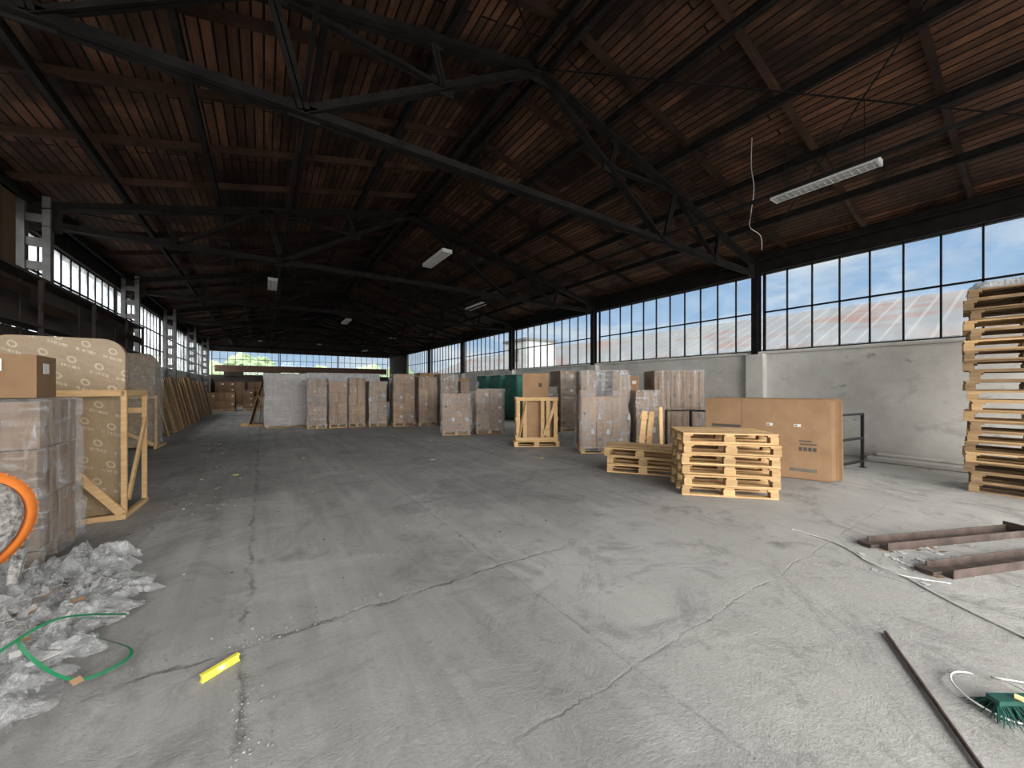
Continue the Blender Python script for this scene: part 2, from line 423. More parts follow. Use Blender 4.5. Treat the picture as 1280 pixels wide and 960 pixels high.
def tree(x, y, h):
    b = MB(); b.tube([(x, y, -.2), (x+.1, y, h*.3), (x, y+.1, h*.6)], .18, M_bark)
    for k in range(9):
        c = Vector((x+U(-1.4, 1.4), y+U(-1.2, 1.2), h*U(.4, .92))); R = U(.8, 1.5); vs = []; fs = []; n = 14; mm = 9
        for i in range(mm+1):
            for j in range(n):
                t, p = math.pi*i/mm, 2*math.pi*j/n
                dd = Vector((math.sin(t)*math.cos(p), math.sin(t)*math.sin(p), math.cos(t)))
                vs.append(c+dd*R*(1+.45*noise.noise(dd*2.7+c)+.2*noise.noise(dd*7+c)))
        for i in range(mm):
            for j in range(n): fs.append((i*n+j, i*n+(j+1) % n, (i+1)*n+(j+1) % n, (i+1)*n+j))
        b.add(vs, fs, M_foliage, U(.7, 1.3))
    b.done('tree')
for k in range(9): tree(-12+k*3.6+U(-.6, .6), 52+U(-2, 4), U(3.0, 4.4))
for k in range(4): tree(-11+U(-1, 1), 18+k*7, U(3, 4.5))

# ------------------------------------------------------------------ goods
def pallet(b, M, m=M_wood, t=1.0):
    for x in (-.35, 0, .35):
        b.box((1.2, .1, .022), (0, x, .011), m, M, t*U(.8, 1.15))
        for xx in (-.55, 0, .55):
            b.box((.1 if xx else .145, .1, .078), (xx, x, .061), m, M, t*U(.7, 1.1))
    for xx in (-.53, 0, .53): b.box((.12, .8, .022), (xx, 0, .111), m, M, t*U(.8, 1.1))
    for yy, w in ((-.33, .14), (-.165, .1), (0, .14), (.165, .1), (.33, .14)):
        b.box((1.2, w, .022), (0, yy, .133), m, M, t*U(.85, 1.18))

def wrapskin(b, M, w, d, z0, z1, m, amp=.02, seed=0):
    per = []; n = 16
    for i in range(n): per.append((-w/2+w*i/n, -d/2))
    for i in range(n): per.append((w/2, -d/2+d*i/n))
    for i in range(n): per.append((w/2-w*i/n, d/2))
    for i in range(n): per.append((-w/2, d/2-d*i/n))
    rows = 24; N = len(per); vs = []
    for j in range(rows+1):
        z = z0+(z1-z0)*j/rows
        for (x, y) in per:
            k = noise.noise(Vector((x*5+seed, y*5, z*2.2)))*amp + noise.noise(Vector((x*1.5+seed+9, y*1.5, z*9)))*amp*.7
            s_ = 1+(k+amp*.7)/max(w, d)*2
            vs.append((x*s_, y*s_, z))
    fs = [(j*N+i, j*N+(i+1) % N, (j+1)*N+(i+1) % N, (j+1)*N+i) for j in range(rows) for i in range(N)]
    fs.append([rows*N+i for i in range(N)])
    b.add(vs, fs, m, 1.0, M, True)

def stack(name, x, y, w, d, h, rz=0.0, n=(2, 2, 4), wrap=M_film, pal=True, t=1.0, labels=True, straps=0, amp=.02):
    b = MB(); M = TR(x, y, 0, rz); z0 = .002
    if pal:
        P = M @ Matrix.Diagonal((w/1.2, d/.8, 1, 1)); pallet(b, P, M_wood, .9); z0 = .146
    nx, ny, nz = n; bw, bd, bh = w/nx, d/ny, (h-z0)/nz
    for k in range(nz):
        for i in range(nx):
            for j in range(ny):
                cx, cy, cz = -w/2+bw*(i+.5)+U(-.008, .008), -d/2+bd*(j+.5)+U(-.008, .008), z0+bh*(k+.5)
                if k == nz-1 and random.random() < .12 and nx*ny > 2 and nz > 2: continue
                b.box((bw-.012, bd-.012, bh-.008), (cx, cy, cz), M_card, M, t*U(.74, 1.14))
                if j == 0:
                    b.box((.05, .003, bh*.98), (cx, -d/2+cy-(-d/2+bd/2)-.002, cz), M_tape, M, t)
                    if labels and random.random() < .35:
                        b.box((bw*.2, .003, bh*.2), (cx+bw*.25, cy-bd/2-.002, cz+bh*.1), M_label, M, U(.7, .9))
                    if random.random() < .6:
                        b.box((bw*.16, .003, bh*.12), (cx-bw*.28, cy-bd/2-.002, cz-bh*.2), M_dkprint, M)
                if k == nz-1: b.box((bw*.98, .05, .003), (cx, cy, cz+bh/2), M_tape, M, t)
    for s_ in range(straps):
        xx = -w/2+w*(s_+.5)/straps
        b.box((.016, d+.03, .004), (xx, 0, h+.004), M_dkprint, M)
        for sg in (-1, 1): b.box((.016, .004, h-z0), (xx, sg*(d/2+.012), (h+z0)/2), M_dkprint, M)
    if wrap: wrapskin(b, M, w+.02, d+.02, .06, h+.012, wrap, amp, x*3+y)
    return b.done(name, .006, (x, y, 0))

# left foreground stack
b = MB(); M = TR(-2.15, 5.1, 0, .03)
pallet(b, M, M_wood_old)
for k, (zz, hh) in enumerate(((.146, .42), (.57, .41), (.985, .40))):
    for i in range(2):
        for j in range(2):
            b.box((.58, .385, hh-.01), (-.3+.6*i+U(-.01, .01), -.2+.4*j+U(-.01, .01), zz+hh/2), M_card, M, U(.55, .75))
            if j == 0: b.box((.06, .004, hh*.95), (-.3+.6*i, -.402, zz+hh/2), M_tape, M, .8)
            if i == 1: b.box((.004, .06, hh*.95), (.603, -.2+.4*j, zz+hh/2), M_tape, M, .8)
b.box((.10, .004, .10), (.35, -.405, 1.2), M_dkprint, M)
wrapskin(b, M, 1.24, .84, .02, 1.40, M_film_thick, .035, 4)
b.box((.80, .5, .36), (.14, -.08, 1.59), M_card, M, .62, .06)
b.box((.80, .05, .004), (.14, -.08, 1.772), M_tape, M, .9, .06)
b.box((.004, .14, .09), (.548, -.1, 1.66), M_label, M, 1, .06)
b.box((.16, .004, .10), (.3, -.335, 1.68), M_label, M, 1, .06)
b.done('wrapped_carton_stack', .006, (-2.15, 5.1, 0))

def rrect(w, h, r, n=8):
    p = [(-w/2, 0), (w/2, 0)]
    for i in range(n+1):
        t = math.pi/2*i/n; p.append((w/2-r+r*math.cos(t), h-r+r*math.sin(t)))
    for i in range(n+1):
        t = math.pi/2*i/n; p.append((-w/2+r-r*math.sin(t), h-r+r*math.cos(t)))
    return p
b = MB()
for k in range(5):
    M = TR(-1.9-.03*k, 6.16+.10*k, .04, -.05) @ Matrix.Rotation(math.radians(-3), 4, 'X')
    b.prism(rrect(1.08, 2.02-.02*k, .2), .085, M, M_kraft)
F = TR(-1.9, 6.3, 0, -.05)
for yy in (-.27, .42):
    b.box((.05, .04, 1.46), (.585, yy, .73), M_wood, F, .75)
    b.box((1.2, .04, .07), (0, yy, 1.43) if yy < 0 else (0, yy, 1.2), M_wood, F, .75)
b.box((.05, .72, .07), (.585, .08, 1.43), M_wood, F, .8)
b.box((.05, .80, .06), (.585, .08, .03), M_wood, F, .8)
b.box((1.2, .05, .06), (0, -.30, .03), M_wood, F, .8)
b.beam(F @ Vector((.0, -.31, .86)), F @ Vector((.58, -.31, .06)), .04, .08, M_wood, .8)
b.beam(F @ Vector((.60, .40, 1.1)), F @ Vector((.60, -.2, .2)), .03, .07, M_wood, .7)
b.done('wrapped_slab_crate', .004, (-1.9, 6.3, 0))
b = MB()
for k in range(5):
    M = TR(-2.75, 12.5+.11*k, .04, -.04) @ Matrix.Rotation(math.radians(-2), 4, 'X')
    b.prism(rrect(1.05, 2.28-.03*k, .18), .09, M, M_kraft)
F = TR(-2.75, 12.65, 0, -.04)
for sx_ in (-.57, .57):
    b.box((.05, .05, 1.3), (sx_, -.25, .65), M_wood, F, .8); b.box((.05, .9, .06), (sx_, .1, .03), M_wood, F, .8)
b.box((1.2, .04, .07), (0, -.27, 1.25), M_wood, F, .8)
b.beam(F @ Vector((-.55, -.3, .8)), F @ Vector((.55, -.3, .1)), .04, .08, M_wood, .8)
wrapskin(b, F, 1.16, .6, .1, 2.3, M_film, .03, 3)
b.done('wrapped_slab_crate', .004, (-2.75, 12.65, 0))

y = 15.6
while y < 27:
    b = MB(); w = U(.75, .95); h = U(1.65, 1.95)
    n = random.choice((3, 4, 5))
    for k in range(n):
        M = TR(-2.42-.055*k, y, .012, math.pi/2) @ Matrix.Rotation(math.radians(-12), 4, 'X')
        b.box((w, .03, h), (0, 0, h/2), random.choice((M_card, M_wood_old, M_card)), M, U(.4, .8))
        if k == 0:
            for xx in (-w/2+.04, w/2-.04): b.box((.07, .02, h), (xx, -.027, h/2), M_wood_old, M, .9)
            for zz in (.1, h/2, h-.08): b.box((w, .02, .07), (0, -.028, zz), M_wood_old, M, .9)
    b.done('leaning_door_panels', .003, (-2.45, y, 0))
    y += U(1.15, 1.5)

# left wall rack (low, dark)
b = MB()
for yy in (6.9, 9.0, 11.2, 13.4, 14.9):
    for xx in (-3.14, -2.92): b.box((.05, .06, 3.2), (xx, yy, 1.6), M_board)
for zz in (.9, 1.7, 2.45, 3.2): b.box((.28, 8.1, .04), (-3.03, 10.9, zz), M_board)
b.box((.03, 8.1, .78), (-3.15, 10.9, 2.83), M_board); b.box((.03, 8.1, .7), (-3.15, 10.9, 2.06), M_board)
for (y_, z_) in ((7.9, 2.9), (9.6, 2.75), (11.9, 2.98), (13.9, 2.8)): b.box((.025, 1.3, .16), (-2.89, y_, z_), M_joist, None, .7)
b.box((.22, .75, .98), (-3.03, 7.9, 3.71), M_card, None, .2); b.box((.23, .06, .99), (-3.03, 7.9, 3.71), M_tape, None, .2)
b.done('storage_rack')

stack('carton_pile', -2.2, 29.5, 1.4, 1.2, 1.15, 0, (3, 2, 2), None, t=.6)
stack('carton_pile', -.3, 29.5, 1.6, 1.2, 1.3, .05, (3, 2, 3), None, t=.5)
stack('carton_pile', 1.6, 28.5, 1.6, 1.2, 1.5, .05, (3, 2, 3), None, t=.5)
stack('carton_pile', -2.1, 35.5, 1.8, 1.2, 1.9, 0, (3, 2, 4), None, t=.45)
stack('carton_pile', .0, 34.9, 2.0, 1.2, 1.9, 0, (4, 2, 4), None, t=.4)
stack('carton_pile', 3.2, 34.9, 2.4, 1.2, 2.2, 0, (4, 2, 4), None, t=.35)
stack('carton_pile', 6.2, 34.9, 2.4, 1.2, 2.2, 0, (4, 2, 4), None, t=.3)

b = MB()
for k in range(7):
    M = TR(-.45+.10*k, 17.9+U(-.05, .05), .01, math.pi/2+U(-.1, .1)) @ Matrix.Rotation(math.radians(14-k*3.0), 4, 'X')
    h = U(1.45, 1.75); b.box((.9, .02, h), (0, 0, h/2), random.choice((M_wood, M_card, M_white)), M, U(.7, 1))
for yy in (17.5, 18.3):
    b.beam((-.75, yy, .03), (.35, yy, .03), .06, .06, M_wood); b.beam((.33, yy, .03), (-.2, yy, 1.2), .05, .05, M_wood)
b.done('leaning_board_pile', .003, (-.2, 17.9, 0))

stack('film_wrapped_block', .75, 16.6, 1.35, .9, 2.0, -.05, (1, 1, 1), M_film_block, t=1.1, amp=.05, labels=False)
stack('film_wrapped_block', 3.0, 18.3, 2.9, 1.0, 2.1, 0, (2, 1, 1), M_film_block, t=1.1, amp=.05, labels=False)

row = [(1.68, 15.45, .62, 1.80), (2.36, 15.35, .60, 1.70), (2.98, 15.2, .56, 1.84), (3.64, 15.0, .64, 1.72),
       (4.55, 14.6, .80, 2.0), (5.36, 14.3, .70, 1.88), (6.10, 14.0, .68, 1.99), (6.86, 13.8, .74, 1.72)]
for i, (x, y, w, h) in enumerate(row):
    stack('wrapped_carton_stack', x, y+U(-.12, .12), w, 1.0, h, -.12+U(-.06, .06), (2, 2, 4 if i % 2 else 5), M_film if i % 3 else M_film_thick, t=1.0, amp=.035)
stack('wrapped_carton_stack', 5.2, 16.4, .9, 1.0, 2.0, -.1, (2, 2, 4), M_film, t=.8)
stack('wrapped_carton_stack', 6.3, 16.6, .9, 1.1, 2.15, -.1, (2, 2, 4), None, t=.8)
stack('wrapped_carton_stack', 7.5, 16.0, .9, 1.1, 1.9, -.1, (2, 2, 4), None, t=.8)
stack('wrapped_carton_stack', 5.15, 10.95, .86, .8, 1.30, -.42, (2, 1, 2), M_film_thick, t=1.05, amp=.045)
stack('wrapped_carton_stack', 6.2, 10.7, .86, .8, 1.44, -.42, (2, 1, 3), M_film_thick, t=1.0, amp=.045)
stack('wrapped_carton_stack', 7.6, 9.6, .8, .8, 1.5, -.5, (1, 1, 2), M_film_thick, t=.9)
stack('wrapped_carton_stack', 8.9, 9.7, 1.1, .9, 2.05, -.3, (2, 1, 4), M_film, t=.85)
stack('wrapped_carton_stack', 8.55, 7.6, .9, .8, 1.85, -.4, (2, 2, 4), M_film_thick, t=.8)
stack('wrapped_carton_stack', 6.62, 6.15, 1.05, .8, 1.87, -.62, (3, 1, 3), M_film_thick, t=.95, amp=.045)
stack('carton_stack', 7.75, 6.35, .5, .6, 1.78, -.6, (1, 1, 4), None, t=.85)
stack('wrapped_carton_stack', 7.42, 5.55, .5, .5, 1.42, -.6, (1, 1, 2), M_film_thick, t=.9)
stack('strapped_carton_stack', 8.55, 5.55, 1.15, .8, 1.9, -.62, (3, 1, 2), M_film, t=.95, straps=6)
for (x, y, h) in ((9.7, 20.4, 1.95), (9.6, 22.8, 1.8), (9.6, 25.4, 1.9), (8.2, 20.5, 1.7), (9.5, 28.9, 1.8), (8.0, 24, 1.9), (7, 29, 1.9)):
    stack('carton_stack', x, y, 1.1, .8, h, 1.57, (2, 2, 4), None, t=.55)

for k in range(3):
    b = MB(); x, y = 9.75-.1*k, 14.2+k*1.2
    b.box((.7, .95, 1.95), (x, y, 1.03), M_dkgreen, None, 1.3); b.box((.74, .99, .06), (x, y, 2.03), M_dkgreen)
    for sg in (-1, 1):
        b.box((.02, .44, 1.8), (x-.36, y+sg*.235, 1.03), M_dkgreen, None, 1.8); b.box((.03, .02, .14), (x-.38, y+sg*.05, 1.0), M_steel2)
        b.box((.44 if False else .30, .02, 1.8), (x+sg*.17, y-.485, 1.03), M_dkgreen, None, 1.8)
    for dx in (-.28, .28):
        for dy in (-.4, .4): b.box((.06, .06, .06), (x+dx, y+dy, .03), M_dkgreen)
    b.done('green_metal_locker', .01, (x, y, 0))

b = MB(); M = TR(5.9, 7.75, 0, -.55)
pallet(b, M @ Matrix.Diagonal((.95, 1, 1, 1)))
for sx_ in (-.50, .50):
    for yy in (-.36, .0, .36): b.box((.03, .09, 1.1), (sx_, yy, .146+.55), M_wood, M, U(.85, 1.1))
    for zz in (.25, .7, 1.2): b.box((.025, .8, .10), (sx_+(.026 if sx_ > 0 else -.026), 0, zz), M_wood, M, U(.85, 1.1))
for xx in (-.47, -.30, .14, .28, .47): b.box((.09, .025, 1.1), (xx, -.40, .70), M_wood, M, U(.85, 1.1))
for zz in (.2, 1.2): b.box((1.05, .025, .09), (0, -.425, zz), M_wood, M, 1)
b.beam(M @ Vector((-.45, -.44, .25)), M @ Vector((-.28, -.44, 1.15)), .02, .08, M_wood, .95)
b.beam(M @ Vector((.18, -.44, .3)), M @ Vector((.46, -.44, 1.1)), .02, .08, M_wood, .95)
for k in range(5): b.box((.66-.03*k, .03, 1.7-.06*k), (-.02+.02*k, -.25+.1*k, .15+.85-.03*k), M_card, M, U(.75, 1.05))
b.box((.08, .006, .10), (.1, -.27, 1.55), M_dkprint, M)
b.box((.35, .5, .6), (.28, .08, .46), M_card, M, .8)
b.done('slatted_wood_crate', .003, (5.9, 7.75, 0))

def pstack(x, y, n, rz, jit=.03, m=M_wood, rj=.03, z=0.0):
    b = MB()
    for k in range(n):
        pallet(b, TR(x+U(-jit, jit), y+U(-jit, jit), z+.1445*k, rz+U(-rj, rj)), m if not isinstance(m, list) else random.choice(m), U(.8, 1.05))
    return b
b = pstack(5.56, 2.85, 6, -.82, .035, M_wood, .05); b.done('pallet_stack', .002, (5.56, 2.85, 0))
b = pstack(5.72, 4.25, 3, -.93, .05, M_wood, .08)
M = TR(5.95, 4.5, .437, -.75) @ Matrix.Rotation(math.radians(-8), 4, 'X')
b.beam((6.12, 4.2, .44), (6.22, 4.28, 1.12), .10, .022, M_wood)
for dx in (0, .13):
    b.box((.10, .022, .62), (dx, 0, .31), M_wood, M @ Matrix.Rotation(.12, 4, 'Y'), U(.95, 1.1))
b.box((.24, .08, .08), (.07, .05, .10), M_wood, M); b.box((.24, .08, .08), (.10, .05, .5), M_wood, M)
b.done('pallet_stack', .002, (5.72, 4.25, 0))
b = pstack(8.88, .27, 20, -1.46, .04, [M_wood, M_wood_old, M_wood_old], .04)
b.done('pallet_stack', .002, (8.88, .27, 0))
b = MB(); M = TR(8.88, .27, 2.895, -1.46)
b.box((1.0, .7, .07), (0, 0, .035), M_white, M, .8); wrapskin(b, M, 1.04, .74, 0, .09, M_film_block, .05, 3); b.done('film_wrapped_board', .003, (8.88, .27, 2.895))

b = MB(); L0 = Vector((6.80, 3.75, 0)); ang = math.atan2(2.05-3.75, 7.42-6.80)
for k in range(8):
    off = Vector((math.cos(ang+math.pi/2), math.sin(ang+math.pi/2), 0))*(.055*k)
    c = L0+Vector((math.cos(ang), math.sin(ang), 0))*(.88+.03*k+U(-.02, .03))+off
    M = Matrix.Translation(c+Vector((0, 0, .008))) @ Matrix.Rotation(ang+U(-.008, .008), 4, 'Z') @ Matrix.Rotation(math.radians(-7), 4, 'X')
    hh = 1.29+U(-.03, .02)
    b.box((1.78, .034, hh), (0, 0, hh/2), M_card, M, U(.6, 1.0) if k else .85)
    if k == 0:
        for xx in (.1, .48): b.box((.09, .003, .045), (xx, -.019, .86), M_label, M); b.box((.035, .004, .02), (xx-.02, -.020, .86), M_dkprint, M)
        for i in range(4): b.box((.045, .003, .06), (.52+.06*i, -.019, .48), M_dkprint, M)
        b.box((.22, .003, .02), (.62, -.019, .56), M_dkprint, M); b.box((.16, .003, .02), (.58, -.019, .61), M_dkprint, M)
        b.box((.35, .003, .05), (.55, -.019, .14), M_dkprint, M, 2); b.box((.006, .003, 1.26), (-.3, -.019, .64), M_dkprint, M, 2)
        b.box((.45, .003, .05), (-.55, -.019, .8), M_dkprint, M, 1)
b.done('flat_carton_stack', .004, (7.1, 2.9, 0))

b = MB(); P = [Vector((7.6, 4.5, 0)), Vector((8.2, 2.3, 0)), Vector((9.3, 2.15, 0))]
for p in P+[P[0].lerp(P[1], .5)]:
    b.box((.045, .045, 1.02), p+Vector((0, 0, .51)), M_black); b.box((.1, .1, .01), p+Vector((0, 0, .005)), M_black)
for i in range(2):
    for z in (1.0, .55, .12): b.beam(P[i]+Vector((0, 0, z)), P[i+1]+Vector((0, 0, z)), .04, .04, M_black)
b.beam(P[0]+Vector((0, 0, 1)), P[0]+Vector((-.5, .25, 1)), .035, .035, M_black); b.box((.04, .04, 1.02), P[0]+Vector((-.5, .25, .51)), M_black)
b.done('handrail', 0, (8.1, 2.25, 0))
b = MB(); b.box((.5, 2.2, .10), (10.42, 1.2, .05), M_plaster); b.box((.25, 2.0, .06), (10.5, 1.2, .13), M_plaster); b.done('concrete_kerb', .02)

def channel(p, q):
    b = MB(); p, q = Vector(p), Vector(q); d = (q-p).normalized(); s_ = Vector((-d.y, d.x, 0))
    b.beam(p+Vector((0, 0, .006)), q+Vector((0, 0, .006)), .16, .01, M_rust)
    for sg in (-1, 1): b.beam(p+s_*.08*sg+Vector((0, 0, .035)), q+s_*.08*sg+Vector((0, 0, .035)), .010, .07, M_rust)
    b.beam(p-d*.10+s_*.04+Vector((0, 0, .02)), p+s_*.04+Vector((0, 0, .02)), .12, .03, M_rust)
    b.beam(q+Vector((0, 0, .05)), q+d*.012+Vector((0, 0, .05)), .2, .10, M_rust)
    b.done('steel_channel', .002, p)
channel((4.78, 1.00, 0), (6.4, .30, 0)); channel((4.50, .58, 0), (5.9, .02, 0))

def curve_pts(P, n=8):
    P = [Vector(p) for p in P]; out = []
    for i in range(len(P)-1):
        p0, p1, p2, p3 = P[max(i-1, 0)], P[i], P[i+1], P[min(i+2, len(P)-1)]
        for k in range(n):
            t = k/n; out.append(.5*((2*p1)+(p2-p0)*t+(2*p0-5*p1+4*p2-p3)*t*t+(3*p1-p0-3*p2+p3)*t**3))
    out.append(P[-1]); return out
b = MB(); b.tube([(3.14, .62, .012), (2.33, .19, .012), (1.9, -.05, .012)], .010, M_rust); b.done('steel_rod')
b = MB(); b.tube(curve_pts([(4.62, 1.62, .006), (4.58, 1.3, .006), (4.45, 1.1, .006), (4.3, .95, .006), (4.22, .75, .006), (4.05, .55, .006), (3.9, .35, .006), (3.75, .12, .006), (3.4, -.2, .006)]), .006, M_cable)
b.tube(curve_pts([(4.32, 1.0, .012), (4.2, .8, .012), (4.22, .68, .012), (4.33, .5, .012)]), .004, M_cable); b.done('white_cable')
b = MB(); pts = []
for k in range(26):
    t = k/25*2*math.pi*.93; pts.append((2.93+.17*math.cos(t+.6), .20+.14*math.sin(t+.6), .008+.02*abs(math.sin(t))))
b.tube(pts+[(3.3, .0, .008)], .0045, M_cable); b.done('cable_loop')
b = MB(); M = TR(2.86, .14, 0, -.6)
b.box((.20, .05, .02), (0, 0, .07), M_dkgreen, M, 1.2)
for i in range(34):
    for j in range(8):
        x_, y_ = -.095+.19*i/33, -.022+.044*j/7
        p = M @ Vector((x_, y_, .062)); q = M @ Vector((x_*1.4+U(-.02, .02), y_*3.4+U(-.02, .02), .003)); b.tube([p, q], .0016, M_dkgreen, 4, U(.6, 2.2))
b.tube([M @ Vector((0, 0, .085)), M @ Vector((.25, -.45, .10))], .012, M_wood); b.done('hand_brush')

b = MB()
for k in range(110):
    x_, y_ = random.gauss(4.9, .35), random.gauss(.74, .14)
    s_ = U(.01, .06)
    b.box((s_, s_*U(.4, 1), .003), (x_, y_, .003), random.choice((M_white, M_label, M_film_thick, M_card)), None, U(.6, 1), U(0, 3))
for (x_, y_) in ((2.9, 7.3), (3.9, 10.0), (3.3, 11.5), (.7, 9), (4.9, 6.2), (-.4, 7.9)):
    b.box((.08, .05, .006), (x_, y_, .004), random.choice((M_white, M_yellow)), None, .9, U(0, 3))
for k in range(260):
    x_, y_ = U(-.6, 4.6), U(3.0, 13); s_ = U(.005, .018)
    b.box((s_, s_*.7, .004), (x_, y_, .003), random.choice((M_stone, M_stone, M_rust, M_dkprint, M_label)), None, U(.5, 1), U(0, 3))
for k in range(120):
    x_, y_ = -1.15+abs(random.gauss(0, .55)), U(5.2, 13); s_ = U(.01, .05)
    b.box((s_, s_*.5, .004), (x_, y_, .003), random.choice((M_stone, M_label, M_card, M_dkprint, M_film_thick)), None, U(.5, 1), U(0, 3))
b.done('scattered_debris')
b = MB()
for k in range(300):
    if k % 2: x_, y_ = random.gauss(.2, .35), 2.72+random.gauss(0, .06)
    else: x_, y_ = -.06+random.gauss(0, .05), U(1.2, 2.3)
    s_ = U(.003, .010); M = TR(x_, y_, s_*.5, U(0, 3)) @ Matrix.Rotation(U(-.5, .5), 4, 'X')
    b.box((s_, s_*.8, s_*.7), (0, 0, 0), M_stone, M, U(.6, 1.2))
b.done('gravel')

b = MB(); M = TR(-.19, 2.49, 0, .55)
b.box((.17, .022, .036), (0, 0, .019), M_yellow, M, .9); b.box((.178, .026, .006), (0, 0, .037), M_yellow, M); b.box((.178, .026, .005), (0, 0, .003), M_yellow, M)
b.box((.03, .028, .02), (0, 0, .022), M_label, M); b.done('spirit_level', .001, (-.19, 2.49, 0))

b = MB()
def strap(P, w=.016):
    pts = curve_pts(P, 10); vs = []; fs = []
    for i, p in enumerate(pts):
        d = (pts[min(i+1, len(pts)-1)]-pts[max(i-1, 0)]).normalized(); s_ = Vector((-d.y, d.x, .5)).normalized()*w/2
        vs += [p-s_, p+s_]
    for i in range(len(pts)-1): fs.append((2*i, 2*i+1, 2*i+3, 2*i+2))
    b.add(vs, fs, M_green, 1.2, None, True)
strap([(-.11, 3.1, .015), (-.4, 3.17, .03), (-.73, 3.24, .08), (-.9, 3.15, .18), (-1.1, 3.1, .24)], .02)
strap([(-.14, 3.12, .018), (-.4, 3.14, .03), (-.7, 3.08, .07), (-.88, 3.02, .15), (-1.04, 2.98, .21), (-.9, 2.8, .12), (-.77, 2.76, .03), (-.64, 2.82, .02), (-.62, 2.92, .03), (-.75, 3.0, .09), (-1.0, 3.05, .22)])
strap([(-.85, 4.1, .04), (-.86, 3.8, .10), (-.92, 3.5, .18), (-1.02, 3.25, .24)])
strap([(-1.1, 2.85, .20), (-.95, 3.1, .22), (-.72, 3.3, .07)])
b.done('green_strapping_band')

def sheet(b, cx, cy, w, d, rz, amp, seed, m=M_film_loose):
    n = 56; vs = []; fs = []
    for j in range(n+1):
        for i in range(n+1):
            u, v = i/n-.5, j/n-.5
            e = max(0, 1-(2*math.hypot(u, v))**2.5)
            p = Vector((u*w, v*d, 0)); q = Vector((p.x*3.2+p.y*2.2, p.y*5-p.x*1.5, 0))+Vector((seed, 0, 0))
            r1 = 1-abs(noise.noise(q))*2.6; r2 = 1-abs(noise.noise(q*2.1+Vector((3, 1, 0))))*2.4; r3 = noise.noise(q*4.5)
            z = max(.004, amp*(e*.6+.15)*(.5*r1+.38*r2+.12*r3))
            ed = 1+.4*noise.noise(Vector((math.atan2(v, u)*1.5, seed, 0)))
            vs.append((p.x*ed+.05*noise.noise(q*1.4), p.y*ed+.05*noise.noise(q*1.4+Vector((7, 7, 7))), z))
    for j in range(n):
        for i in range(n):
            if math.hypot((i+.5)/n-.5, (j+.5)/n-.5) < .49+.06*noise.noise(Vector((i*.3, j*.3, seed))): fs.append((j*(n+1)+i, j*(n+1)+i+1, (j+1)*(n+1)+i+1, (j+1)*(n+1)+i))
    b.add(vs, fs, m, 1, TR(cx, cy, 0, rz), True)
b = MB()
for args in ((-1.35, 4.1, .9, 1.1, .2, .36, 1), (-1.15, 3.5, .8, .8, 1, .26, 5), (-1.2, 3.0, .75, .8, .5, .29, 9), (-1.15, 2.7, .55, .55, .9, .17, 12),
             (-1.2, 4.5, .6, .8, .2, .36, 15), (-1.5, 3.2, .7, 1.0, .2, .34, 18), (-1.0, 2.75, .4, .35, .3, .10, 21), (-1.9, 4.3, 1.3, .5, 0, .42, 25), (-1.0, 3.9, .6, .8, .6, .22, 31), (-1.1, 3.2, .65, .6, 2, .27, 37), (-1.3, 3.7, .8, .7, 2.6, .33, 44)): sheet(b, *args)
for k in range(45):
    M = TR(-1.15+random.gauss(0, .14), 3.2+random.gauss(0, .45), .13, U(0, 3)) @ Matrix.Rotation(U(-.6, .6), 4, 'X')
    b.box((U(.03, .12), U(.015, .05), .002), (0, 0, 0), random.choice((M_dkprint, M_label, M_card, M_film_thick, M_wood_old)), M, U(.5, 1))
b.done('crumpled_plastic_film')

# concrete mixer (drum tipped away, its crusted bottom towards the hall)
b = MB(); c = Vector((-1.53, 3.53, .66)); ax = Vector((-.66, .62, .22)).normalized()
M = Matrix.Translation(c) @ ax.to_track_quat('Z', 'Y').to_matrix().to_4x4()
b.lathe([(0.0, -.10), (.12, -.095), (.24, -.08), (.30, -.05), (.335, -.01), (.34, .02), (.33, .06), (.22, .33), (.20, .35), (.185, .33), (.30, .06), (.31, .02), (.25, -.02), (0, -.05)], M, M_crust, 48)
b.lathe([(.335, -.035), (.378, -.035), (.378, .0), (.33, .0), (.335, -.035)], M, M_orange, 60)
for k in range(50):
    t = 2*math.pi*k/50; b.box((.012, .018, .03), (.381*math.cos(t), .381*math.sin(t), -.018), M_orange, M, .8, t)
b.lathe([(.20, .33), (.225, .35), (.20, .37), (.185, .35), (.2, .33)], M, M_orange, 40)
sd = ax.cross(Vector((0, 0, 1))).normalized()
for sg in (-1, 1):
    piv = c+sd*.42*sg+ax*.12
    b.tube([piv, c+sd*.32*sg+ax*.12], .03, M_crust)
    b.beam(piv, piv+Vector((-.34, .0, -.62)), .05, .05, M_crust); b.beam(piv, piv+Vector((-.10, .06, -.64)), .05, .05, M_crust)
b.tube([c+sd*.45+Vector((-.30, 0, -.58)), c-sd*.45+Vector((-.30, 0, -.58))], .022, M_crust)
for sg in (-1, 1):
    Wm = Matrix.Translation(c+sd*.46*sg+Vector((-.36, 0, -.52))) @ sd.to_track_quat('Z', 'Y').to_matrix().to_4x4()
    b.lathe([(0, -.02), (.10, -.02), (.11, -.03), (.135, -.03), (.135, .03), (.11, .03), (.10, .02), (0, .02)], Wm, M_black, 28)
b.done('concrete_mixer', 0, c)

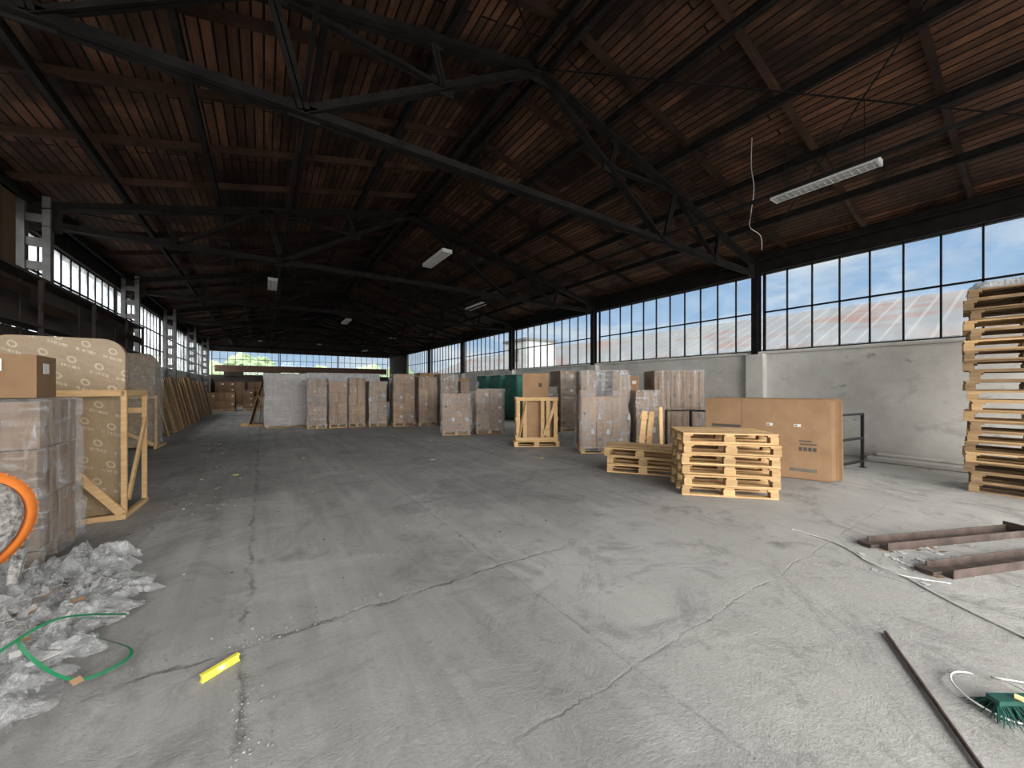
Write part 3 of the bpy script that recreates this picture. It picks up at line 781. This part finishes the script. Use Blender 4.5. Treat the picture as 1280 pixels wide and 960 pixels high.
def lamp(x, y, z, L=1.3):
    b = MB()
    b.box((.24, L, .03), (x, y, z+.06), M_white, None, .8)
    for sg in (-1, 1):
        b.beam((x+sg*.12, y-L/2, z+.03), (x+sg*.12, y+L/2, z+.03), .012, .08, M_white, .8)
        b.tube([(x+sg*.05, y-L/2+.04, z+.01), (x+sg*.05, y+L/2-.04, z+.01)], .018, M_tube, 10, .8)
        b.box((.25, .03, .09), (x, y+sg*L/2, z+.03), M_white, None, .7)
        yy = y+sg*L*.38; b.tube([(x, yy, z+.07), (x, yy, roofz(x)-.02)], .005, M_steel, 5)
    b.box((.02, L, .05), (x, y, z+.03), M_white, None, .8)
    k = -L/2+.06
    while k < L/2: b.box((.23, .006, .03), (x, y+k, z+.002), M_white, None, .6); k += .08
    b.done('fluorescent_lamp', 0, (x, y, z))
for p in ((7.25, 2.15, 4.68), (3.64, 8.9, 4.72), (7.1, 13.3, 4.72), (.23, 14.0, 4.72), (3.4, 19.9, 4.72), (7.1, 24.5, 4.72), (-.2, 30.9, 4.72), (3.5, 31, 4.72), (7.3, 34, 4.6)): lamp(*p)
b = MB(); b.tube(curve_pts([(7.0, 3.04, 5.8), (7.0, 3.05, 5.3), (6.98, 3.0, 4.9), (7.05, 3.08, 4.5), (6.95, 3.05, 4.25), (7.1, 2.95, 4.1), (7.1, 2.93, 3.85)]), .006, M_cable, tone=.5)
b.done('hanging_cord')

# ------------------------------------------------------------------ world
w = bpy.data.worlds.new('sky'); S.world = w; w.use_nodes = True
t = w.node_tree; t.nodes.clear()
class W(NT):
    def __init__(s, t): s.t = t
a = W(t); out = t.nodes.new('ShaderNodeOutputWorld'); bg = t.nodes.new('ShaderNodeBackground')
g = a.n('ShaderNodeTexCoord').outputs['Generated']; sx = a.n('ShaderNodeSeparateXYZ', Vector=g)
cl = a.ramp(a.noise(a.sc(g, 1, 1, 3.2), 2.6, 7, .6, .4), .40, .62)
hz = a.ramp(sx.outputs[2], .45, 0.0)
blue = a.mix(hz, (.24, .44, .78), (.50, .68, .89))
c = a.mix(cl, blue, (.90, .92, .94))
back_fill = a.ramp(sx.outputs[1], -.15, -.75); zen_fill = a.ramp(sx.outputs[2], .36, .6)
c = a.mix(a.m('MAXIMUM', back_fill, zen_fill), c, (1.0, .985, .965))
c = a.mix(a.ramp(sx.outputs[2], .0, -.05), c, (.3, .3, .28))
k = a.m('ADD', .97, a.m('ADD', a.m('MULTIPLY', back_fill, 9.0), a.m('MULTIPLY', zen_fill, 5.0)))  # sky boosted behind the camera and overhead as added fill for the hall
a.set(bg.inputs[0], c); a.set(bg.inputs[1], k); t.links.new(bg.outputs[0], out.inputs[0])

# ------------------------------------------------------------------ camera
cd = bpy.data.cameras.new('camera'); cd.lens = 13.08; cd.sensor_width = 36; cd.shift_y = .003; cd.clip_end = 500
co = bpy.data.objects.new('camera', cd); S.collection.objects.link(co)
co.location = (0, 0, 1.5); co.rotation_euler = (math.pi/2, 0, -math.radians(33.7)); S.camera = co
